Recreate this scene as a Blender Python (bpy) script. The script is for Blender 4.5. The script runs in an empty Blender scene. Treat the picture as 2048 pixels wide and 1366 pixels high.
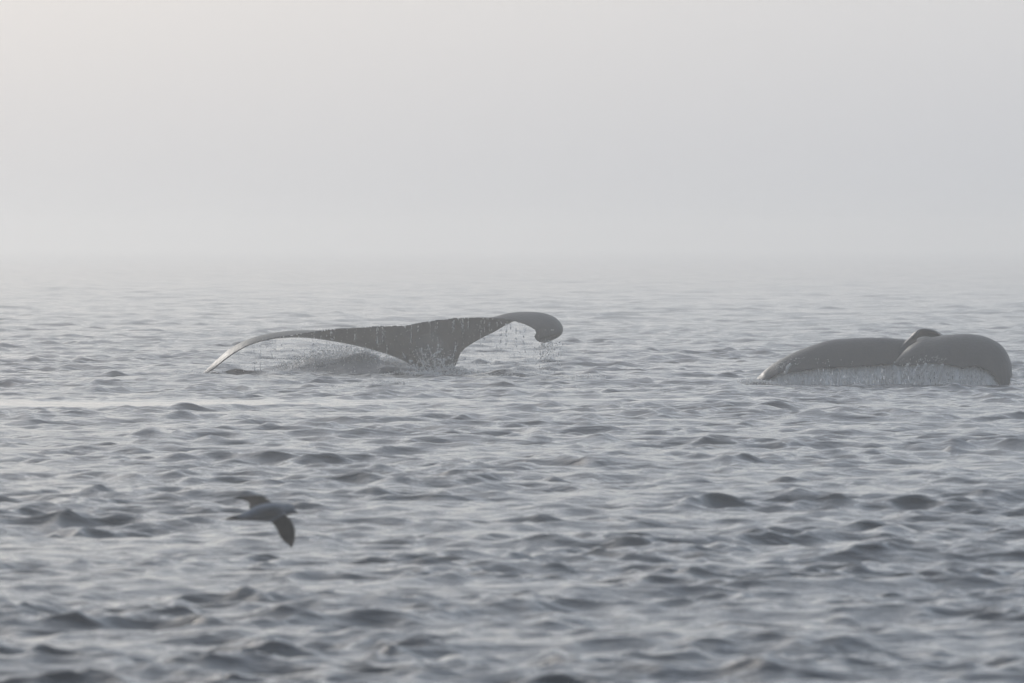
import bpy, math
import numpy as np
from mathutils import Vector

R = math.radians
rng = np.random.default_rng(23)
sc = bpy.context.scene
C = sc.collection

# ------------------------------------------------------------------ camera
FPX = 400.0 / 36.0 * 2048.0          # focal length in photo pixels
D = 165.0                            # metres to the nearer edge of the diving tail
HORIZON = 480.0                      # photo row of the (hidden) horizon
CAM_H = D * (750.0 - HORIZON) / FPX  # eye height above the sea, about 1.96 m

def at(px, py, y):
    """photo position at a distance of y metres -> point in the place"""
    return Vector(((px - 1024.0) / FPX * y, y, CAM_H + (HORIZON - py) / FPX * y))

cam = bpy.data.cameras.new('camera')
cam.lens = 400.0
cam.sensor_width = 36.0
cam.clip_start = 1.0
cam.clip_end = 20000.0
cam.dof.use_dof = True
cam.dof.focus_distance = 161.0
cam.dof.aperture_fstop = 10.0
cam_o = bpy.data.objects.new('camera', cam)
C.objects.link(cam_o)
cam_o.location = (0, 0, CAM_H)
cam_o.rotation_euler = (R(90) - math.atan((683.0 - HORIZON) / FPX), 0, 0)
sc.camera = cam_o

# ------------------------------------------------------------------ sky and sun
SUN_EL, SUN_AZ = R(23.0), R(-25.0)   # low, ahead and to the left (azimuth from +Y, clockwise)
w = bpy.data.worlds.new('World')
sc.world = w
w.use_nodes = True
nt = w.node_tree
nt.nodes.clear()
sky = nt.nodes.new('ShaderNodeTexSky')
sky.sky_type = 'NISHITA'
sky.sun_disc = False
sky.sun_elevation = SUN_EL
sky.sun_rotation = SUN_AZ
sky.altitude = 0.0
sky.air_density = 1.0
sky.dust_density = 2.7
sky.ozone_density = 1.0
hs = nt.nodes.new('ShaderNodeHueSaturation')      # thin overcast: the blue is washed out
hs.inputs['Saturation'].default_value = 0.72
mixw = nt.nodes.new('ShaderNodeMix')              # even grey of the fog bank overhead over the clear sky above it
mixw.data_type = 'RGBA'
mixw.inputs[0].default_value = 0.67
mixw.inputs[7].default_value = (4.0, 5.05, 6.5, 1)
bg = nt.nodes.new('ShaderNodeBackground')
bg.inputs['Strength'].default_value = 0.107
wo = nt.nodes.new('ShaderNodeOutputWorld')
nt.links.new(sky.outputs[0], hs.inputs['Color'])
nt.links.new(hs.outputs[0], mixw.inputs[6])
nt.links.new(mixw.outputs[2], bg.inputs[0])
nt.links.new(bg.outputs[0], wo.inputs[0])

sun = bpy.data.lights.new('sun', 'SUN')
sun.energy = 1.0
sun.angle = R(4.0)
sun.color = (1.0, 0.95, 0.88)
sun_o = bpy.data.objects.new('sun', sun)
C.objects.link(sun_o)
sd = Vector((math.sin(SUN_AZ) * math.cos(SUN_EL), math.cos(SUN_AZ) * math.cos(SUN_EL), math.sin(SUN_EL)))
sun_o.rotation_euler = sd.to_track_quat('Z', 'Y').to_euler()

vs = sc.view_settings
vs.view_transform = 'Standard'
vs.look = 'None'
vs.exposure = 0.0
vs.gamma = 1.0
vs.use_curve_mapping = False
cy = sc.cycles
cy.use_denoising = True
cy.max_bounces = 6
cy.volume_bounces = 2
cy.transparent_max_bounces = 8
cy.sample_clamp_indirect = 4.0
cy.sample_clamp_direct = 6.0
cy.caustics_reflective = False
cy.caustics_refractive = False

# ------------------------------------------------------------------ helpers
def mat(name):
    m = bpy.data.materials.new(name)
    m.use_nodes = True
    n = m.node_tree
    return m, n, n.nodes['Principled BSDF'], n.nodes['Material Output']

def tag(o, label=None, cat=None, group=None, kind=None):
    if label: o['label'] = label
    if cat: o['category'] = cat
    if group: o['group'] = group
    if kind: o['kind'] = kind
    return o

def mesh_np(name, v, f, smooth=True):
    """mesh from an (n,3) array and an (m,k) face array"""
    me = bpy.data.meshes.new(name)
    v = np.ascontiguousarray(v, dtype=np.float32)
    f = np.ascontiguousarray(f, dtype=np.int32)
    m, k = f.shape
    me.vertices.add(len(v)); me.vertices.foreach_set('co', v.ravel())
    me.loops.add(m * k); me.loops.foreach_set('vertex_index', f.ravel())
    me.polygons.add(m)
    me.polygons.foreach_set('loop_start', np.arange(0, m * k, k, dtype=np.int32))
    me.polygons.foreach_set('use_smooth', np.full(m, smooth))
    me.update(calc_edges=True)
    return me

def link(name, me, material, parent=None):
    o = bpy.data.objects.new(name, me)
    C.objects.link(o)
    if material: me.materials.append(material)
    o.parent = parent
    return o

# ------------------------------------------------------------------ the sea surface
def make_waves():
    """a wind chop: many crossing wavelets, each (kx, ky, amplitude, phase, wavelength)"""
    n = 190
    lam = np.exp(np.linspace(math.log(0.12), math.log(6.0), n)) * np.exp(rng.normal(0, 0.03, n)) * 0.85
    k = 2 * math.pi / lam
    main = R(-68.0)                                   # the wind comes over the left shoulder of the picture
    spread = np.interp(np.log(lam), [math.log(0.12), math.log(6)], [1.15, 0.5])
    th = main + rng.normal(0, 1, n) * spread
    s = np.interp(np.log(lam), np.log([0.12, 0.25, 0.5, 0.9, 1.6, 3.0, 6.0]), [1.1, 1.25, 1.1, 0.66, 0.46, 0.28, 0.10])
    s = s / math.sqrt((s ** 2).sum() / 2) * 0.23     # rms slope
    return (k * np.cos(th)).astype(np.float32), (k * np.sin(th)).astype(np.float32), \
           (s / k).astype(np.float32), rng.uniform(0, 6.283, n).astype(np.float32), lam.astype(np.float32)

WAVES = make_waves()
GUST = [(2 * math.pi / l * math.cos(a), 2 * math.pi / l * math.sin(a), p) for l, a, p in zip(rng.uniform(1.6, 9.0, 12), rng.uniform(0, 6.283, 12), rng.uniform(0, 6.283, 12))]
TURB = [(2 * math.pi / l * math.cos(a), 2 * math.pi / l * math.sin(a), p) for l, a, p in zip(rng.uniform(0.22, 0.75, 36), rng.uniform(0, 6.283, 36), rng.uniform(0, 6.283, 36))]

def bump2(x, y, cx, cy_, sx, sy):
    return np.exp(-((x - cx) / sx) ** 2 - ((y - cy_) / sy) ** 2)

SLICK_Y = D * 270.0 / (808.0 - HORIZON)               # smooth footprint left of the picture
P_SLICK = at(250, 808, SLICK_Y)
P_STOCK = at(876, 752, D)
P_RIGHT = at(1780, 772, 153.0)

def sea(x, y, cell):
    """displacement of the sea at (x, y) where the sheet has cells of the given size"""
    x = x.astype(np.float32); y = y.astype(np.float32)
    dx = np.zeros_like(x); dy = np.zeros_like(x); dz = np.zeros_like(x)
    # gusts: patches of livelier and calmer chop
    g = np.zeros_like(x)
    for kx, ky, p in GUST:
        g += np.cos(kx * x + ky * y + p)
    g = np.minimum(np.exp(g * (0.38 / math.sqrt(len(GUST) / 2))), 1.42)
    calm = 1.0 - 0.85 * np.exp(-(((x - P_SLICK.x) / 3.3) ** 2) ** 2 - (((y - P_SLICK.y - 0.10 * (x - P_SLICK.x)) / 3.6) ** 2) ** 2)
    calm *= 1.0 - 0.75 * bump2(x, y, at(1250, 800, 139).x, 139.0, 1.9, 1.0)
    lee = 1.0 - 0.45 * bump2(x, y, P_RIGHT.x, P_RIGHT.y - 0.6, 1.6, 0.7)
    for kx, ky, a, p, lam in zip(*WAVES):
        fade = np.clip((lam / cell - 2.4) / 2.0, 0, 1)
        if not fade.any(): continue
        q = 1.2 if lam > 0.35 else 0.8
        aa = a * fade * calm * (g if lam < 1.4 else np.sqrt(g)) * lee
        ph = kx * x + ky * y + p
        c = np.cos(ph); s_ = np.sin(ph)
        kk = math.hypot(kx, ky)
        dz += aa * c
        dx -= aa * q * kx / kk * s_
        dy -= aa * q * ky / kk * s_
    # broken water round the tails
    turb = np.zeros_like(x)
    for kx, ky, p in TURB:
        turb += np.cos(kx * x + ky * y + p) / math.hypot(kx, ky)
    tw = bump2(x, y, at(760, 750, D).x, D + 0.3, 1.7, 1.0) + 0.6 * bump2(x, y, at(980, 758, D).x, D - 0.4, 0.9, 0.7) + 0.5 * bump2(x, y, at(1520, 768, 153).x, 153.0, 0.5, 0.4)
    dz += turb * tw * 0.055 * np.clip(1.6 - cell * 3, 0, 1)
    # water heaped up by the rising tail, left of the stock
    c1 = at(655, 745, D + 0.9)
    dz += 0.27 * bump2(x, y, c1.x, c1.y, 0.85, 0.55)
    c2 = at(775, 748, D + 0.8)
    dz += 0.10 * bump2(x, y, c2.x, c2.y, 0.55, 0.5)
    c3 = at(910, 756, D - 0.3)
    dz += 0.08 * bump2(x, y, c3.x, c3.y, 0.55, 0.35)
    c6 = at(1300, 768, 154.7)
    dz += 0.06 * bump2(x, y, c6.x, c6.y, 0.9, 0.35)
    c4 = at(1010, 765, D - 1.5)
    dz += 0.07 * bump2(x, y, c4.x, c4.y, 0.25, 0.3)
    c5 = at(1520, 768, 153.0)
    dz += 0.07 * bump2(x, y, c5.x, c5.y, 0.35, 0.3)
    return dx, dy, dz, calm

def sea_z(x, y):
    x = np.atleast_1d(np.asarray(x, float)); y = np.atleast_1d(np.asarray(y, float))
    return sea(x, y, np.full_like(x, 0.12, dtype=np.float32))[2]

def build_sea():
    """one sheet from behind the boat to the horizon: fine cells near, longer ones far off"""
    ys = [-400, -200, -100, -50, -20, 0, 10, 18, 25, 31, 36, 39, 41, 42]
    y = 43.0
    while y < 7000:
        ys.append(y)
        y += 0.00082 * y if y < 106 else (0.087 if y < 200 else 0.11 * (y / 200.0) ** 1.6)
    VV, FF, KK, GG, base = [], [], [], [], 0
    for ys_, nc in ((np.array(ys), 271),):
        u = np.linspace(-1, 1, nc)
        half = 0.060 * np.maximum(ys_, 40) + 1.6
        X = u[None, :] * half[:, None]
        ext = np.array([1.04, 1.12, 1.3, 1.7, 2.6, 4.5, 9.0, 22.0, 60.0])
        side = half[:, None] * ext[None, :]
        side = np.where(ext[None, :] > 50, np.maximum(side, 6000.0), side)
        X = np.concatenate([-side[:, ::-1], X, side], axis=1)
        Y = np.repeat(ys_[:, None], X.shape[1], axis=1)
        cell = np.maximum(np.gradient(ys_)[:, None] * 0.9, np.gradient(X, axis=1)).astype(np.float32)
        nr, ncol = X.shape
        V = np.zeros((nr, ncol, 3), np.float32)
        K = np.ones((nr, ncol), np.float32)
        for a in range(0, nr, 150):
            b = min(nr, a + 150)
            dx, dy, dz, K[a:b] = sea(X[a:b], Y[a:b], cell[a:b])
            V[a:b, :, 0] = X[a:b] + dx
            V[a:b, :, 1] = Y[a:b] + dy
            V[a:b, :, 2] = dz
        idx = np.arange(nr * ncol, dtype=np.int32).reshape(nr, ncol) + base
        FF.append(np.stack([idx[:-1, :-1], idx[:-1, 1:], idx[1:, 1:], idx[1:, :-1]], axis=-1).reshape(-1, 4))
        VV.append(V.reshape(-1, 3)); KK.append(K.ravel()); GG.append(np.clip((cell - 0.16) / 0.5, 0, 1).ravel())
        base += nr * ncol
    me = mesh_np('sea', np.vstack(VV), np.vstack(FF))
    me.attributes.new('ripple', 'FLOAT', 'POINT').data.foreach_set('value', np.concatenate(KK).astype(np.float32))
    me.attributes.new('coarse', 'FLOAT', 'POINT').data.foreach_set('value', np.concatenate(GG).astype(np.float32))
    return me

def sea_material():
    m, n, p, out = mat('sea_water')
    p.inputs['Base Color'].default_value = (0.006, 0.012, 0.019, 1)
    p.inputs['Roughness'].default_value = 0.05
    p.inputs['IOR'].default_value = 1.333
    tc = n.nodes.new('ShaderNodeTexCoord')
    def noise(scale, sx, sy, detail, rot):
        mp = n.nodes.new('ShaderNodeMapping')
        mp.inputs['Scale'].default_value = (sx, sy, 1)
        mp.inputs['Rotation'].default_value = (0, 0, rot)
        nz = n.nodes.new('ShaderNodeTexNoise')
        nz.inputs['Scale'].default_value = scale
        nz.inputs['Detail'].default_value = detail
        n.links.new(tc.outputs['Object'], mp.inputs[0])
        n.links.new(mp.outputs[0], nz.inputs['Vector'])
        return nz
    a = noise(9.0, 0.8, 1.2, 5.0, 0.3)
    b = noise(1.9, 0.8, 1.1, 4.0, -0.3)
    b1 = n.nodes.new('ShaderNodeBump'); b1.inputs['Strength'].default_value = 1.0; b1.inputs['Distance'].default_value = 0.024
    b2 = n.nodes.new('ShaderNodeBump'); b2.inputs['Strength'].default_value = 1.0; b2.inputs['Distance'].default_value = 0.20
    n.links.new(a.outputs[0], b1.inputs['Height'])
    n.links.new(b.outputs[0], b2.inputs['Height'])
    an = n.nodes.new('ShaderNodeAttribute'); an.attribute_name = 'ripple'
    n.links.new(an.outputs['Fac'], b1.inputs['Strength']); 
    co = n.nodes.new('ShaderNodeAttribute'); co.attribute_name = 'coarse'   # chop too fine for the far cells
    mr = n.nodes.new('ShaderNodeMath'); mr.operation = 'MULTIPLY_ADD'; mr.inputs[1].default_value = 0.85; mr.inputs[2].default_value = 0.15
    n.links.new(co.outputs['Fac'], mr.inputs[0]); n.links.new(mr.outputs[0], b2.inputs['Strength'])
    n.links.new(b2.outputs[0], b1.inputs['Normal'])
    n.links.new(b1.outputs[0], p.inputs['Normal'])
    return m

sea_o = link('sea', build_sea(), sea_material())
tag(sea_o, 'grey choppy sea fading into the fog', 'sea', kind='structure')

# ------------------------------------------------------------------ the fog
def build_haze():
    x0, x1, y0, y1, z0, z1 = -5900, 5900, -380, 6900, -2.0, 5.0
    v = [(x, y, z) for z in (z0, z1) for y in (y0, y1) for x in (x0, x1)]
    f = [(0, 2, 3, 1), (4, 5, 7, 6), (0, 1, 5, 4), (2, 6, 7, 3), (0, 4, 6, 2), (1, 3, 7, 5)]
    me = mesh_np('haze', np.array(v), np.array(f), False)
    m = bpy.data.materials.new('fog'); m.use_nodes = True
    n = m.node_tree; n.nodes.clear()
    pv = n.nodes.new('ShaderNodeVolumePrincipled')
    pv.inputs['Color'].default_value = (0.97, 0.97, 0.97, 1)
    pv.inputs['Density'].default_value = 0.0016
    pv.inputs['Anisotropy'].default_value = 0.8
    pv.inputs['Density Attribute'].default_value = ''
    out = n.nodes.new('ShaderNodeOutputMaterial')
    n.links.new(pv.outputs[0], out.inputs['Volume'])
    o = link('haze', me, m)
    return tag(o, 'pale even fog lying over the whole sea', 'fog', kind='stuff')
build_haze()

# ------------------------------------------------------------------ whale tails
def skin_material():
    m, n, p, out = mat('whale_skin')
    tc = n.nodes.new('ShaderNodeTexCoord')
    nz = n.nodes.new('ShaderNodeTexNoise'); nz.inputs['Scale'].default_value = 3.0; nz.inputs['Detail'].default_value = 8.0
    cr = n.nodes.new('ShaderNodeValToRGB')
    cr.color_ramp.elements[0].position = 0.3; cr.color_ramp.elements[0].color = (0.020, 0.020, 0.020, 1)
    cr.color_ramp.elements[1].position = 0.75; cr.color_ramp.elements[1].color = (0.034, 0.033, 0.032, 1)
    n.links.new(tc.outputs['Object'], nz.inputs['Vector'])
    n.links.new(nz.outputs[0], cr.inputs[0])
    n.links.new(cr.outputs[0], p.inputs['Base Color'])
    # films of water running off: fine streaks down the skin
    mp = n.nodes.new('ShaderNodeMapping'); mp.inputs['Scale'].default_value = (26, 26, 3); mp.inputs['Rotation'].default_value = (0, R(28), 0)
    st = n.nodes.new('ShaderNodeTexNoise'); st.inputs['Scale'].default_value = 1.0; st.inputs['Detail'].default_value = 4.0
    n.links.new(tc.outputs['Object'], mp.inputs[0]); n.links.new(mp.outputs[0], st.inputs['Vector'])
    fine = n.nodes.new('ShaderNodeTexNoise'); fine.inputs['Scale'].default_value = 45.0; fine.inputs['Detail'].default_value = 3.0
    n.links.new(tc.outputs['Object'], fine.inputs['Vector'])
    b1 = n.nodes.new('ShaderNodeBump'); b1.inputs['Distance'].default_value = 0.010; b1.inputs['Strength'].default_value = 0.8
    b2 = n.nodes.new('ShaderNodeBump'); b2.inputs['Distance'].default_value = 0.0008; b2.inputs['Strength'].default_value = 0.8
    n.links.new(st.outputs[0], b1.inputs['Height']); n.links.new(fine.outputs[0], b2.inputs['Height'])
    n.links.new(b1.outputs[0], b2.inputs['Normal']); n.links.new(b2.outputs[0], p.inputs['Normal'])
    rr = n.nodes.new('ShaderNodeMapRange'); rr.inputs[1].default_value = 0.35; rr.inputs[2].default_value = 0.65; rr.inputs[3].default_value = 0.40; rr.inputs[4].default_value = 0.50
    n.links.new(st.outputs[0], rr.inputs[0]); n.links.new(rr.outputs[0], p.inputs['Roughness'])
    p.inputs['IOR'].default_value = 1.38
    return m
SKIN = skin_material()

def resample(rows, n):
    """Catmull-Rom through rows of numbers, n rows out, evenly by index"""
    P = np.array(rows, float)
    P = np.vstack([2 * P[0] - P[1], P, 2 * P[-1] - P[-2]])
    t = np.linspace(0, len(rows) - 1.0001, n)
    i = t.astype(int); f = (t - i)[:, None]
    a, b, c, d = P[i], P[i + 1], P[i + 2], P[i + 3]
    return 0.5 * (2 * b + (c - a) * f + (2 * a - 5 * b + 4 * c - d) * f ** 2 + (3 * b - a - 3 * c + d) * f ** 3)

def smooth_noise(n, step, amp):
    k = max(2, int(n / step) + 2)
    return np.interp(np.linspace(0, k - 1, n), np.arange(k), rng.normal(0, amp, k))

def cap_loft(rings):
    """closed surface over rings (n, m, 3)"""
    n, m, _ = rings.shape
    v = rings.reshape(-1, 3)
    f = []
    for i in range(n - 1):
        for j in range(m):
            a, b = i * m + j, i * m + (j + 1) % m
            f += [(a, b, b + m), (a, b + m, a + m)]
    c0, c1 = len(v), len(v) + 1
    v = np.vstack([v, rings[0].mean(0), rings[-1].mean(0)])
    for j in range(m):
        f.append((c0, (j + 1) % m, j))
        f.append((c1, (n - 1) * m + j, (n - 1) * m + (j + 1) % m))
    return v, np.array(f)

def lobe(rows, y0, n=150, m=17, jag=0.0045):
    """one lobe of a fluke. rows: trailing edge px,py,dy, leading edge px,py,dy, thickness (m), rise (m)"""
    S = resample(rows, n)
    j1 = smooth_noise(n, 1.0, jag) + smooth_noise(n, 3.0, jag * 0.5)
    rings = []
    pts = []
    for i in range(n):
        T = np.array(at(S[i, 0], S[i, 1], y0 + S[i, 2])); L = np.array(at(S[i, 3], S[i, 4], y0 + S[i, 5]))
        c = T - L
        T = T + c / (np.linalg.norm(c) + 1e-6) * j1[i]
        pts.append((T, L))
    for i in range(n):
        T, L = pts[i]
        a, b = pts[max(0, i - 2)], pts[min(n - 1, i + 2)]
        span = (b[0] + b[1]) - (a[0] + a[1])
        nrm = np.cross(T - L, span); nrm /= np.linalg.norm(nrm) + 1e-9
        if nrm[2] + 0.35 * nrm[1] < 0: nrm = -nrm       # the upper (far or sky) side
        th, rise = S[i, 6], S[i, 7]
        up, dn = [], []
        for q in range(m):
            u = 0.5 - 0.5 * math.cos(math.pi * q / (m - 1))
            t = th * (1.48 * math.sqrt(u) - 0.63 * u - 1.758 * u * u + 1.42 * u ** 3 - 0.51 * u ** 4) * 1.0 + 0.010 * u
            t = max(t, 0.004)
            base = L + (T - L) * u + nrm * rise * 4 * u * (1 - u)
            up.append(base + nrm * t * 0.6); dn.append(base - nrm * t * 0.6)
        rings.append(up + dn[::-1][1:-1])
    return cap_loft(np.array(rings))

def tube(rows, y0, n=40, m=24):
    """rows: px, py, dy, half width (m) across x, half depth (m)"""
    S = resample(rows, n)
    c = np.array([at(r[0], r[1], y0 + r[2]) for r in S])
    tan = np.gradient(c, axis=0)
    rings = []
    for i in range(n):
        t = tan[i] / np.linalg.norm(tan[i])
        ax = np.array((1.0, 0, 0)); ax = ax - t * ax.dot(t); ax /= np.linalg.norm(ax)
        bx = np.cross(t, ax)
        a = np.linspace(0, 2 * math.pi, m, endpoint=False)
        rings.append(c[i] + np.cos(a)[:, None] * ax * S[i, 3] + np.sin(a)[:, None] * bx * S[i, 4])
    return cap_loft(np.array(rings))

def fuse(parts, voxel, smooth, name):
    """several closed surfaces -> one continuous skin"""
    V, F, k = [], [], 0
    for v, f in parts:
        V.append(v); F.append(f + k); k += len(v)
    me = mesh_np(name, np.vstack(V), np.vstack(F))
    o = bpy.data.objects.new('tmp', me); C.objects.link(o)
    import bmesh
    bm = bmesh.new(); bm.from_mesh(me); bmesh.ops.recalc_face_normals(bm, faces=bm.faces); bm.to_mesh(me); bm.free()
    r = o.modifiers.new('r', 'REMESH'); r.mode = 'VOXEL'; r.voxel_size = voxel; r.use_smooth_shade = True
    s = o.modifiers.new('s', 'SMOOTH'); s.factor = 0.5; s.iterations = smooth
    dg = bpy.context.evaluated_depsgraph_get()
    out = bpy.data.meshes.new_from_object(o.evaluated_get(dg))
    out.name = name
    bpy.data.objects.remove(o); bpy.data.meshes.remove(me)
    for p in out.polygons: p.use_smooth = True
    return out

# --- the tail of the whale diving in the middle of the picture
LEFT1 = [
    (850, 642, -0.10, 880, 745, 0.25, 0.34, 0.0),
    (812, 650, -0.10, 838, 738, 0.22, 0.30, 0.0),
    (770, 651, -0.12, 802, 718, 0.22, 0.22, 0.0),
    (715, 655, -0.14, 742, 697, 0.25, 0.17, 0.0),
    (667, 658, -0.18, 674, 682, 0.30, 0.15, 0.01),
    (606, 668, -0.28, 606, 671, 0.36, 0.165, 0.02),
    (550, 677, -0.32, 548, 674, 0.34, 0.145, 0.03),
    (505, 688, -0.34, 500, 685, 0.28, 0.125, 0.03),
    (470, 706, -0.33, 464, 700, 0.20, 0.105, 0.02),
    (444, 725, -0.31, 439, 718, 0.08, 0.08, 0.015),
    (424, 741, -0.30, 419, 736, -0.08, 0.06, 0.01),
    (406, 752, -0.28, 403, 748, -0.22, 0.03, 0.0)]
RIGHT1 = [
    (812, 650, -0.10, 868, 745, 0.25, 0.32, 0.0),
    (852, 642, -0.10, 908, 734, 0.22, 0.30, 0.0),
    (895, 637, -0.12, 924, 702, 0.22, 0.22, 0.0),
    (938, 634, -0.14, 957, 679, 0.22, 0.17, 0.0),
    (977, 636, -0.20, 990, 662, 0.28, 0.15, 0.04),
    (1003, 639, -0.28, 1014, 648, 0.34, 0.15, 0.07),
    (1028, 643, -0.36, 1042, 636, 0.36, 0.14, 0.07),
    (1046, 648, -0.42, 1070, 631, 0.34, 0.14, 0.06),
    (1061, 655, -0.46, 1094, 631, 0.26, 0.13, 0.05),
    (1071, 663, -0.48, 1113, 639, 0.16, 0.13, 0.05),
    (1068, 671, -0.48, 1124, 651, 0.06, 0.12, 0.05),
    (1069, 678, -0.46, 1126, 663, -0.04, 0.11, 0.04),
    (1078, 684, -0.42, 1118, 674, -0.12, 0.08, 0.02),
    (1090, 687, -0.36, 1102, 682, -0.22, 0.04, 0.0)]
STOCK1 = [(882, 900, 1.0, 0.42, 0.55), (878, 800, 0.50, 0.32, 0.46), (876, 752, 0.24, 0.265, 0.36), (868, 720, 0.14, 0.28, 0.27),
          (852, 690, 0.06, 0.30, 0.17), (838, 665, 0.02, 0.22, 0.08), (832, 652, -0.04, 0.10, 0.03)]
me1 = fuse([lobe(LEFT1, D), lobe(RIGHT1, D), tube(STOCK1, D)], 0.016, 3, 'whale')
whale1 = link('whale', me1, SKIN)
tag(whale1, 'dark whale tail held highest, wide thin fluke dripping on a narrow stock', 'whale', 'diving whales')

# --- the tail of the whale at the right edge, still rolling over
D2 = 153.0
def drape(rows, y0, n=90, m=20, jag=0.010, th=0.16):
    """a lobe hanging over like a bowed roof. rows: trailing edge px,py,dy; crest px,py,dy; hidden leading edge px,py,dy"""
    S = resample(rows, n)
    j1 = smooth_noise(n, 2.5, jag)
    rings = []
    for i in range(n):
        T = np.array(at(S[i, 0], S[i, 1], y0 + S[i, 2])); K = np.array(at(S[i, 3], S[i, 4], y0 + S[i, 5])); L = np.array(at(S[i, 6], S[i, 7], y0 + S[i, 8]))
        T = T + np.array((0, 0, -1.0)) * j1[i]
        Cc = 2 * K - 0.5 * T - 0.5 * L
        up, dn = [], []
        for q in range(m):
            u = q / (m - 1)
            b = (1 - u) ** 2 * T + 2 * u * (1 - u) * Cc + u * u * L
            d = 2 * (1 - u) * (Cc - T) + 2 * u * (L - Cc)
            nn = np.array((0, -d[2], d[1])); nn /= np.linalg.norm(nn) + 1e-9     # outward
            t = th * (0.12 + 0.88 * math.sin(min(1.0, u * 1.3) * math.pi * 0.5))
            up.append(b); dn.append(b - nn * t * (1.0 if nn[2] > 0 else 1.0))
        rings.append(up + dn[::-1])
    return cap_loft(np.array(rings))

LEFT2 = [
    (1830, 722, 0.02, 1840, 684, 0.30, 1840, 705, 0.75),
    (1796, 726, -0.06, 1806, 680, 0.28, 1806, 700, 0.75),
    (1756, 731, -0.14, 1760, 677, 0.26, 1762, 698, 0.75),
    (1704, 734, -0.18, 1708, 678, 0.26, 1712, 700, 0.75),
    (1651, 735.5, -0.20, 1654, 683, 0.24, 1660, 704, 0.68),
    (1600, 740, -0.20, 1600, 701, 0.20, 1606, 716, 0.58),
    (1566, 745, -0.18, 1563, 718, 0.16, 1568, 730, 0.44),
    (1538, 756, -0.15, 1534, 737, 0.10, 1537, 745, 0.28),
    (1518, 766, -0.10, 1513, 758, 0.04, 1514, 762, 0.14),
    (1506, 774, -0.06, 1503, 771, 0.0, 1503, 773, 0.05)]
RIGHT2 = [
    (1786, 729, -0.34, 1795, 716, -0.18, 1806, 706, 0.08),
    (1800, 730, -0.38, 1816, 696, -0.05, 1824, 694, 0.40),
    (1824, 730, -0.42, 1842, 680, 0.06, 1846, 696, 0.62),
    (1850, 729, -0.44, 1868, 675, 0.12, 1870, 696, 0.72),
    (1885, 729, -0.46, 1900, 671, 0.14, 1902, 692, 0.78),
    (1921, 732, -0.46, 1935, 670, 0.12, 1938, 694, 0.76),
    (1952, 735, -0.46, 1968, 675, 0.08, 1974, 698, 0.70),
    (1973, 741, -0.44, 1997, 690, 0.02, 2006, 712, 0.56),
    (1985, 752, -0.42, 2013, 711, -0.04, 2020, 736, 0.40),
    (1993, 764, -0.40, 2020, 738, -0.10, 2023, 760, 0.22),
    (1999, 778, -0.38, 2021, 768, -0.14, 2022, 785, 0.08)]
STOCK2 = [(1822, 722, 0.15, 0.12, 0.10), (1832, 708, 0.50, 0.16, 0.15), (1848, 700, 0.95, 0.20, 0.18), (1862, 704, 1.4, 0.23, 0.23),
          (1874, 730, 1.9, 0.28, 0.30), (1885, 800, 2.3, 0.36, 0.40), (1890, 870, 2.5, 0.4, 0.45)]
def ridge(rows, y0, n=46, m=14):
    """a curled ridge seen edge on. rows: px, py, dy, half thickness (m), half depth (m)"""
    S = resample(rows, n)
    c = np.array([at(r[0], r[1], y0 + r[2]) for r in S]); tan = np.gradient(c, axis=0)
    rings = []
    for i in range(n):
        t = tan[i] / np.linalg.norm(tan[i]); bx = np.array((0.15, 1.0, 0.0)); bx -= t * bx.dot(t); bx /= np.linalg.norm(bx)
        ax = np.cross(t, bx); a = np.linspace(0, 2 * math.pi, m, endpoint=False)
        rings.append(c[i] + np.cos(a)[:, None] * ax * S[i, 3] + np.sin(a)[:, None] * bx * S[i, 4])
    return cap_loft(np.array(rings))
RIDGE2 = [(1800, 702, 0.10, 0.02, 0.05), (1811, 690, 0.22, 0.028, 0.10), (1823, 679, 0.36, 0.036, 0.14), (1835, 669, 0.48, 0.045, 0.17), (1850, 665.5, 0.60, 0.05, 0.20),
          (1866, 668, 0.72, 0.05, 0.20), (1882, 677, 0.84, 0.05, 0.18), (1898, 694, 0.95, 0.05, 0.15)]
me2 = fuse([drape(LEFT2, D2), drape(RIGHT2, D2), tube(STOCK2, D2), ridge(RIDGE2, D2)], 0.018, 3, 'whale')
whale2 = link('whale', me2, SKIN)
tag(whale2, 'dark whale tail bowed low over the water with a curtain of water falling', 'whale', 'diving whales')

# ------------------------------------------------------------------ thrown and falling water
def drop_material():
    m, n, p, out = mat('water_drops')
    p.inputs['Base Color'].default_value = (0.97, 0.92, 0.87, 1)
    p.inputs['Roughness'].default_value = 0.12
    p.inputs['IOR'].default_value = 1.333
    tr = n.nodes.new('ShaderNodeBsdfTranslucent'); tr.inputs[0].default_value = (0.9, 0.9, 0.9, 1)
    mx = n.nodes.new('ShaderNodeMixShader'); mx.inputs[0].default_value = 0.55
    n.links.new(p.outputs[0], mx.inputs[1]); n.links.new(tr.outputs[0], mx.inputs[2]); n.links.new(mx.outputs[0], out.inputs['Surface'])
    return m
DROP = drop_material()

OV = np.array([(0, 0, 1), (1, 0, 0), (0, 1, 0), (-1, 0, 0), (0, -1, 0), (0, 0, -1)], float)
OF = np.array([(0, 1, 2), (0, 2, 3), (0, 3, 4), (0, 4, 1), (5, 2, 1), (5, 3, 2), (5, 4, 3), (5, 1, 4)])

def drops(name, pts, rad, stretch, label, cat='water'):
    """one mass of drops: pts (n,3), rad (n,), stretch (n,) along z"""
    pts = np.asarray(pts, float); rad = np.asarray(rad, float); stretch = np.asarray(stretch, float)
    sc3 = np.stack([rad, rad, rad * stretch], axis=1)
    V = pts[:, None, :] + OV[None] * sc3[:, None, :]
    F = (OF[None] + 6 * np.arange(len(pts))[:, None, None]).reshape(-1, 3)
    o = link(name, mesh_np(name, V.reshape(-1, 3), F), DROP)
    return tag(o, label, cat, kind='stuff')

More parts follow.
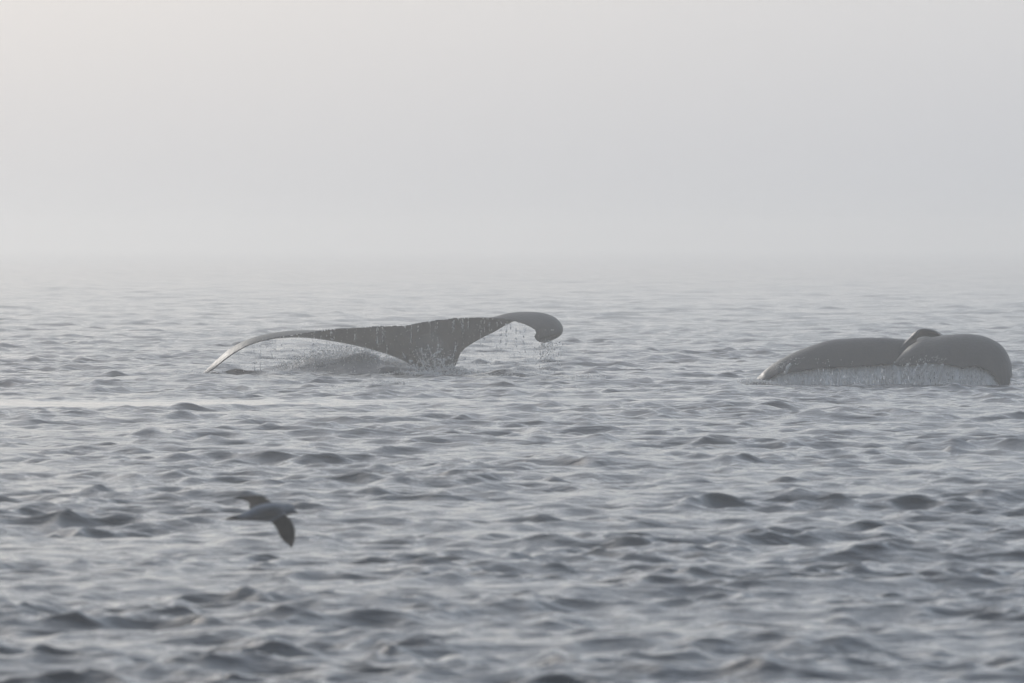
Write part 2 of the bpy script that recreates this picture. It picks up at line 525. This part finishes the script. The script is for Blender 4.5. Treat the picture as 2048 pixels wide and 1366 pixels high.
def P(px, py, y):
    return np.stack([(px - 1024.0) / FPX * y, y, CAM_H + (HORIZON - py) / FPX * y], axis=-1)

# strings of drops running off the trailing edge of the high fluke
edge1 = np.array([(448, 723, -.34), (505, 688, -.36), (550, 677, -.34), (606, 668, -.30), (667, 659, -.22), (760, 653, -.18), (808, 652, -.18),
                  (850, 643, -.18), (895, 639, -.18), (940, 636, -.2), (1002, 640, -.32), (1030, 646, -.4), (1060, 656, -.5)])
pts, rad, st = [], [], []
for s in range(120):
    px = rng.uniform(470, 1052)
    if rng.random() < 0.35: px = rng.choice([505, 545, 625, 640, 660, 872, 912, 980, 1032, 1048]) + rng.normal(0, 4)
    py = np.interp(px, edge1[:, 0], edge1[:, 1]); dy = np.interp(px, edge1[:, 0], edge1[:, 2]) - rng.uniform(0.03, 0.12)
    ln = rng.gamma(2.0, 14.0)
    k = int(ln * rng.uniform(0.12, 0.4)) + 2
    t = np.sort(rng.uniform(0, 1, k))
    yy = D + dy + rng.normal(0, 0.01, k)
    start = 0 if rng.random() < 0.6 else rng.uniform(0, 50)
    pts.append(P(px + rng.normal(0, 0.5, k), np.minimum(py + 1 + start + t * ln, 752), yy))
    rad.append(rng.uniform(0.003, 0.0075, k) * rng.choice([0.6, 1.0, 1.2])); st.append(rng.uniform(1.0, 2.2, k))
# beads along the rim
k = 46
px = rng.uniform(560, 1000, k)
pts.append(P(px, np.interp(px, edge1[:, 0], edge1[:, 1]) - 0.5, D + np.interp(px, edge1[:, 0], edge1[:, 2])))
rad.append(rng.uniform(0.006, 0.014, k)); st.append(rng.uniform(0.6, 1.2, k))
# loose drops below
k = 500
px = np.concatenate([rng.uniform(440, 830, 260), rng.uniform(915, 1110, 240)])
py = 750 - rng.gamma(1.6, 24, k)
pts.append(P(px, np.clip(py, 660, 752), D - rng.uniform(0.1, 0.7, k))); rad.append(rng.uniform(0.003, 0.007, k)); st.append(rng.uniform(1, 1.8, k))
# water pouring from the curled tip
k = 260
px = rng.normal(1086, 7, k) + (rng.random(k) < 0.4) * rng.uniform(8, 34, k)
t = rng.gamma(1.3, 20, k)
py = np.where(px > 1096, 682, 687) + t
pts.append(P(px, np.minimum(py, 752), D - 0.38 + rng.normal(0, 0.04, k))); rad.append(rng.uniform(0.004, 0.009, k)); st.append(rng.uniform(1, 2.6, k))
drops('dripping_water', np.vstack(pts), np.concatenate(rad), np.concatenate(st), 'strings of drops falling from the rim of the high fluke')

# burst of spray against the stock
pts, rad, st = [], [], []
for s in range(40):
    a = rng.normal(0.1, 0.7); ln = rng.uniform(15, 82)
    x0, y0 = rng.uniform(826, 900), rng.uniform(742, 754)
    k = int(ln * 0.7)
    t = np.sort(rng.uniform(0.0, 1, k))
    px = x0 + math.sin(a) * ln * t * 0.9; py = y0 - math.cos(a) * ln * t + 12 * t * t
    pts.append(P(px + rng.normal(0, 0.4, k) + 3.0 * np.sin(t * rng.uniform(2, 7) + rng.uniform(0, 6)), py + rng.normal(0, 2.0, k), D - 0.5 + rng.normal(0, 0.08, k)))
    rad.append(rng.gamma(2.2, 0.0019, k) + 0.0022); st.append(rng.uniform(0.8, 1.3, k))
k = 380
pts.append(P(rng.normal(868, 24, k), 752 - np.abs(rng.normal(0, 26, k)), D - 0.5 + rng.normal(0, 0.12, k))); rad.append(rng.uniform(0.003, 0.010, k)); st.append(np.ones(k))
drops('spray', np.vstack(pts), np.concatenate(rad), np.concatenate(st), 'burst of bright spray thrown up against the tail stock')

# spray along the crest of the heaped water, left of the stock
k = 3200
px = np.concatenate([rng.normal(675, 34, 1300), rng.uniform(555, 830, 1100), rng.normal(790, 22, 800)])
yw = D + 0.95 + rng.normal(0, 0.18, k)
xw = (px - 1024) / FPX * yw
zw = sea_z(xw, yw)
lift = np.abs(rng.normal(0, 0.055, k)) * (1 + 1.2 * np.exp(-((px - 680) / 35) ** 2))
drops('spray', np.stack([xw, yw, zw + lift], axis=1), rng.gamma(3.0, 0.0019, k) + 0.002, rng.uniform(0.8, 1.4, k), 'low spray flying off the heaped water left of the tail stock')

# foam at the foot of the stock and along small breaking crests
pts, rad = [], []
def foam(px, py, spx, spy, n, lift, y=None):
    x_ = rng.normal(px, spx, n); yd = (y or D * 270.0 / (py - HORIZON)) + rng.normal(0, spy, n)
    xw = (x_ - 1024) / FPX * yd
    pts.append(np.stack([xw, yd, sea_z(xw, yd) + np.abs(rng.normal(0, lift, n))], axis=1)); rad.append(rng.uniform(0.004, 0.011, n))
foam(905, 756, 26, 0.30, 1100, 0.022, D - 0.55)
foam(850, 757, 30, 0.25, 420, 0.018, D - 0.6)
foam(965, 757, 25, 0.3, 260, 0.02, D - 0.6)
foam(1030, 762, 18, 0.12, 220, 0.02)
foam(780, 772, 16, 0.12, 200, 0.015)
foam(672, 776, 12, 0.15, 160, 0.02)
foam(400, 756, 16, 0.3, 260, 0.03)
foam(1165, 762, 18, 0.15, 160, 0.02)
foam(1150, 774, 6, 0.1, 60, 0.01)
drops('foam', np.vstack(pts), np.concatenate(rad), np.ones(len(np.concatenate(rad))), 'pale foam round the foot of the dripping tail', 'foam')

# the curtain falling off the low tail
edge2 = np.array([(1530, 760, -.12), (1566, 746, -.18), (1600, 741, -.2), (1651, 736, -.2), (1704, 735, -.18), (1756, 732, -.14), (1788, 727, -.1)])
edge3 = np.array([(1784, 729, -.10), (1790, 729, -.20), (1798, 730, -.34), (1824, 730, -.42), (1850, 729, -.44), (1885, 729, -.46), (1921, 732, -.46), (1952, 735, -.46), (1973, 741, -.44), (1985, 752, -.42), (1998, 770, -.4)])
pts, rad, st = [], [], []
sheets = []
BEADS = []
for e in (edge2, edge3):
    nx = int((e[-1, 0] - e[0, 0]) * 0.9); nz = 26
    px = np.linspace(e[0, 0], e[-1, 0], nx)
    top = np.interp(px, e[:, 0], e[:, 1]) - 6; dy = np.interp(px, e[:, 0], e[:, 2])
    base = smooth_noise(nx, 1.6, 0.014) + smooth_noise(nx, 7, 0.02)
    t = np.linspace(0, 1, nz)
    PX = np.repeat(px[None], nz, 0); PY = top[None] + (782 - top[None]) * t[:, None]
    YY = D2 + dy[None] + 0.10 - 0.10 * t[:, None] + base[None] * t[:, None] * 1.2 + rng.normal(0, 0.0025, (nz, nx))
    front = P(PX, PY, YY); back = P(PX, PY, YY + 0.03)
    idx = np.arange(nx * nz).reshape(nz, nx)
    F = np.stack([idx[:-1, :-1], idx[:-1, 1:], idx[1:, 1:], idx[1:, :-1]], -1).reshape(-1, 4)
    # the sheet tears into threads: drop cells in tall narrow gaps
    gap = np.repeat(rng.random((nz // 3 + 1, nx - 1)), 3, axis=0)[:nz - 1] < 0.07 * np.linspace(0.3, 1.3, nz - 1)[:, None]
    F = F[~gap.ravel()]
    sheets.append((np.vstack([front.reshape(-1, 3), back.reshape(-1, 3)]), np.vstack([F, F[:, ::-1] + nx * nz])))
    k = nx * 8
    q = rng.uniform(e[0, 0], e[-1, 0], k); tp = np.interp(q, e[:, 0], e[:, 1]) + 1
    t = rng.beta(1.0, 0.95, k)
    yy = D2 + np.interp(q, e[:, 0], e[:, 2]) + 0.07 - 0.11 * t + rng.normal(0, 0.012, k)
    pts.append(P(q, tp + (775 - tp) * t, yy)); rad.append(rng.gamma(2.0, 0.0011, k) + 0.0015); st.append(rng.uniform(2.0, 7.0, k))
# thicker ropes of water
for px, ln in ((1816, 26), (1838, 30), (1852, 18), (1866, 26), (1886, 34), (1580, 18)):
    k = 60
    t = np.sort(rng.uniform(0, 1, k))
    yy = D2 - 0.56 if px > 1790 else D2 - 0.3
    pts.append(P(px - 9 * t ** 0.7 + rng.normal(0, 1.2, k), 729 + ln * t, np.full(k, yy))); rad.append(rng.uniform(0.006, 0.012, k)); st.append(rng.uniform(1.5, 3.0, k))
# beads and runnels on the skin of the low tail, near its edge
for px, py, sp, k in ((1556, 732, 9, 26), (1574, 728, 9, 22), (1600, 722, 14, 18), (1835, 722, 22, 46), (1870, 718, 16, 26), (1650, 725, 30, 12)):
    q = rng.normal(px, sp, k); r_ = rng.normal(py, 5, k)
    BEADS.append(np.stack([q, r_], 1))
def curtain_material():
    m, n, p, out = mat('falling_water')
    p.inputs['Base Color'].default_value = (0.85, 0.82, 0.80, 1)
    p.inputs['Roughness'].default_value = 0.15
    p.inputs['IOR'].default_value = 1.333
    tr = n.nodes.new('ShaderNodeBsdfTranslucent'); tr.inputs[0].default_value = (0.95, 0.93, 0.91, 1)
    mx = n.nodes.new('ShaderNodeMixShader'); mx.inputs[0].default_value = 0.12
    n.links.new(p.outputs[0], mx.inputs[1]); n.links.new(tr.outputs[0], mx.inputs[2]); n.links.new(mx.outputs[0], out.inputs['Surface'])
    return m
from mathutils.bvhtree import BVHTree
bvh = BVHTree.FromPolygons([v_.co.copy() for v_ in me2.vertices], [tuple(p_.vertices) for p_ in me2.polygons])
for q, r_ in np.vstack(BEADS):
    far = at(q, r_, D2 - 3.0)
    hit = bvh.ray_cast(far, (at(q, r_, D2) - far).normalized(), 6.0)[0]
    if hit is not None:
        k = rng.integers(1, 5)
        pts.append(np.array(hit) + np.stack([-0.01 * np.arange(k), np.full(k, -0.006), -0.022 * np.arange(k)], 1)); rad.append(rng.uniform(0.002, 0.006, k)); st.append(rng.uniform(1, 2.5, k))
v = np.vstack([s[0] for s in sheets]); f = np.vstack([sheets[0][1], sheets[1][1] + len(sheets[0][0])])
cur = link('water_curtain', mesh_np('water_curtain', v, f), curtain_material())
tag(cur, 'thin sheet of water falling from the edge of the low tail', 'water', kind='stuff')
drops('falling_drops', np.vstack(pts), np.concatenate(rad), np.concatenate(st), 'glittering drops in the curtain of water under the low tail')
pts, rad = [], []
foam(1508, 770, 14, 0.12, 300, 0.02, D2 - 0.25)
foam(1548, 772, 16, 0.12, 200, 0.015, D2 - 0.3)
foam(1760, 773, 30, 0.1, 260, 0.012, D2 - 0.4)
foam(1895, 776, 10, 0.1, 120, 0.015, D2 - 0.6)
foam(2030, 774, 14, 0.2, 160, 0.02, D2 - 0.1)
drops('foam', np.vstack(pts), np.concatenate(rad), np.ones(len(np.concatenate(rad))), 'foam at the ends of the low tail on the right', 'foam')

# ------------------------------------------------------------------ the bird
YB = 68.0
def bird():
    body_rows = [  # px, py, half height px, half width m
        (452, 1038, 1.5, 0.020), (468, 1036, 4, 0.030), (490, 1032, 8.5, 0.036), (515, 1026, 15, 0.050), (540, 1024, 18, 0.058),
        (558, 1022, 16, 0.052), (569, 1020, 12.5, 0.038), (578, 1018.5, 11.5, 0.034), (586, 1019.5, 8.5, 0.026), (591, 1022.5, 4, 0.013)]
    S = resample(body_rows, 46); m = 20
    rings = []
    for r in S:
        c = np.array(at(r[0], r[1], YB)); a = np.linspace(0, 2 * math.pi, m, endpoint=False)
        hz = r[2] / FPX * YB
        rings.append(np.stack([np.full(m, c[0]), c[1] + np.cos(a) * r[3], c[2] + np.sin(a) * hz], axis=1))
    parts = [cap_loft(np.array(rings))]
    def wing(rows, n=44):
        W = resample(rows, n); rg = []
        for i, r in enumerate(W):
            L = np.array(at(r[0], r[1], YB + r[4])); T = np.array(at(r[2], r[3], YB + r[4] + r[5]))
            if 18 < i < n - 2: T = T + (T - L) * (0.05 * ((i % 4) / 3.0) - 0.03)       # feather tips
            th = r[6]
            up, dn = [], []
            nrm = np.array((0.0, -0.45, 0.89)) if r[4] < 0 else np.array((0.0, -0.3, 0.95))
            for q in range(9):
                u = q / 8.0
                t = th * (math.sin(math.pi * u ** 0.55)) + 0.0032
                b = L + (T - L) * u
                up.append(b + nrm * (t + th * 0.9 * u * (1 - u))); dn.append(b - nrm * (t * 0.7 - th * 0.9 * u * (1 - u)))
            rg.append(up + dn[::-1])
        return cap_loft(np.array(rg))
    near = [(570, 1024, 528, 1034, -0.01, 0.03, 0.010), (574, 1033, 540, 1043, -0.06, 0.03, 0.009), (583, 1043, 548, 1050, -0.13, 0.03, 0.008), (589, 1056, 553, 1058, -0.20, 0.03, 0.006),
            (590.5, 1068, 558, 1070, -0.27, 0.02, 0.005), (589.5, 1079, 566, 1081, -0.33, 0.01, 0.004), (587, 1088, 576, 1089, -0.37, 0.0, 0.003), (584, 1095, 581, 1094.5, -0.40, 0.0, 0.002)]
    far = [(553, 1016, 500, 1022, 0.01, 0.02, 0.010), (545, 1007, 498, 1014, 0.06, 0.03, 0.009), (535, 999, 499, 1009, 0.14, 0.03, 0.008), (525, 992.5, 496, 1005, 0.21, 0.03, 0.006),
           (512, 991.5, 491, 1002, 0.27, 0.02, 0.005), (498, 992.5, 485, 1000, 0.33, 0.02, 0.004), (482, 994, 475, 998.5, 0.38, 0.01, 0.003), (467, 996.5, 465, 998, 0.41, 0.0, 0.002)]
    parts += [wing(near), wing(far)]
    tail = [(500, 1022, 500, 1040, 0.0, 0.0, 0.010), (480, 1030, 480, 1040.5, 0.0, 0.0, 0.006), (462, 1035, 463, 1040, 0.0, 0.0, 0.004), (450, 1037, 450, 1039.5, 0.0, 0.0, 0.003)]
    me = fuse(parts, 0.0026, 2, 'gull')
    # plumage: grey body and head, darker brown-grey wings and tail end
    co = np.zeros(len(me.vertices) * 3, np.float32); me.vertices.foreach_get('co', co); co = co.reshape(-1, 3)
    px = co[:, 0] / co[:, 1] * FPX + 1024; off = np.abs(co[:, 1] - YB)
    wmask = np.clip((off - 0.035) / 0.03, 0, 1)
    tmask = np.clip((486 - px) / 20, 0, 1)
    k = np.maximum(wmask, tmask)[:, None]
    col = np.array([(0.30, 0.31, 0.33)]) * (1 - k) + np.array([(0.024, 0.022, 0.020)]) * k
    at_ = me.color_attributes.new('plumage', 'FLOAT_COLOR', 'POINT')
    at_.data.foreach_set('color', np.concatenate([col, np.ones((len(col), 1))], axis=1).astype(np.float32).ravel())
    m, n, p, out = mat('plumage')
    an = n.nodes.new('ShaderNodeAttribute'); an.attribute_name = 'plumage'
    tc = n.nodes.new('ShaderNodeTexCoord'); nz = n.nodes.new('ShaderNodeTexNoise'); nz.inputs['Scale'].default_value = 60
    mx = n.nodes.new('ShaderNodeMix'); mx.data_type = 'RGBA'; mx.blend_type = 'MULTIPLY'; mx.inputs[0].default_value = 0.5
    n.links.new(tc.outputs['Object'], nz.inputs['Vector'])
    n.links.new(an.outputs['Color'], mx.inputs[6]); n.links.new(nz.outputs[0], mx.inputs[7]); n.links.new(mx.outputs[2], p.inputs['Base Color'])
    p.inputs['Roughness'].default_value = 0.9
    p.inputs['Specular IOR Level'].default_value = 0.05
    me.materials.clear()
    o = link('gull', me, m)
    tag(o, 'grey seabird gliding low over the waves with one wing dipped', 'bird')
    # bill
    mb, _, pb, _ = mat('bill'); pb.inputs['Base Color'].default_value = (0.06, 0.055, 0.045, 1); pb.inputs['Roughness'].default_value = 0.4
    S = resample([(587, 1021.5, 4, 0.011), (590, 1024, 3.2, 0.009), (593.5, 1026, 2.4, 0.007), (596, 1028.5, 1.0, 0.003)], 14)
    rings = []
    for r in S:
        c = np.array(at(r[0], r[1], YB)); a = np.linspace(0, 2 * math.pi, 10, endpoint=False)
        rings.append(np.stack([np.full(10, c[0]), c[1] + np.cos(a) * r[3], c[2] + np.sin(a) * r[2] / FPX * YB], axis=1))
    v, f = cap_loft(np.array(rings))
    link('bill', mesh_np('bill', v, f), mb, o)
    me_, _, pe, _ = mat('eye'); pe.inputs['Base Color'].default_value = (0.01, 0.01, 0.01, 1); pe.inputs['Roughness'].default_value = 0.1
    import bmesh
    for sgn in (-1, 1):
        bm = bmesh.new(); bmesh.ops.create_icosphere(bm, subdivisions=2, radius=0.0045)
        e = bpy.data.meshes.new('eye'); c = at(584, 1017, YB)
        bmesh.ops.translate(bm, verts=bm.verts, vec=(c.x, YB + sgn * 0.026, c.z)); bm.to_mesh(e); bm.free()
        link('eye', e, me_, o)
bird()
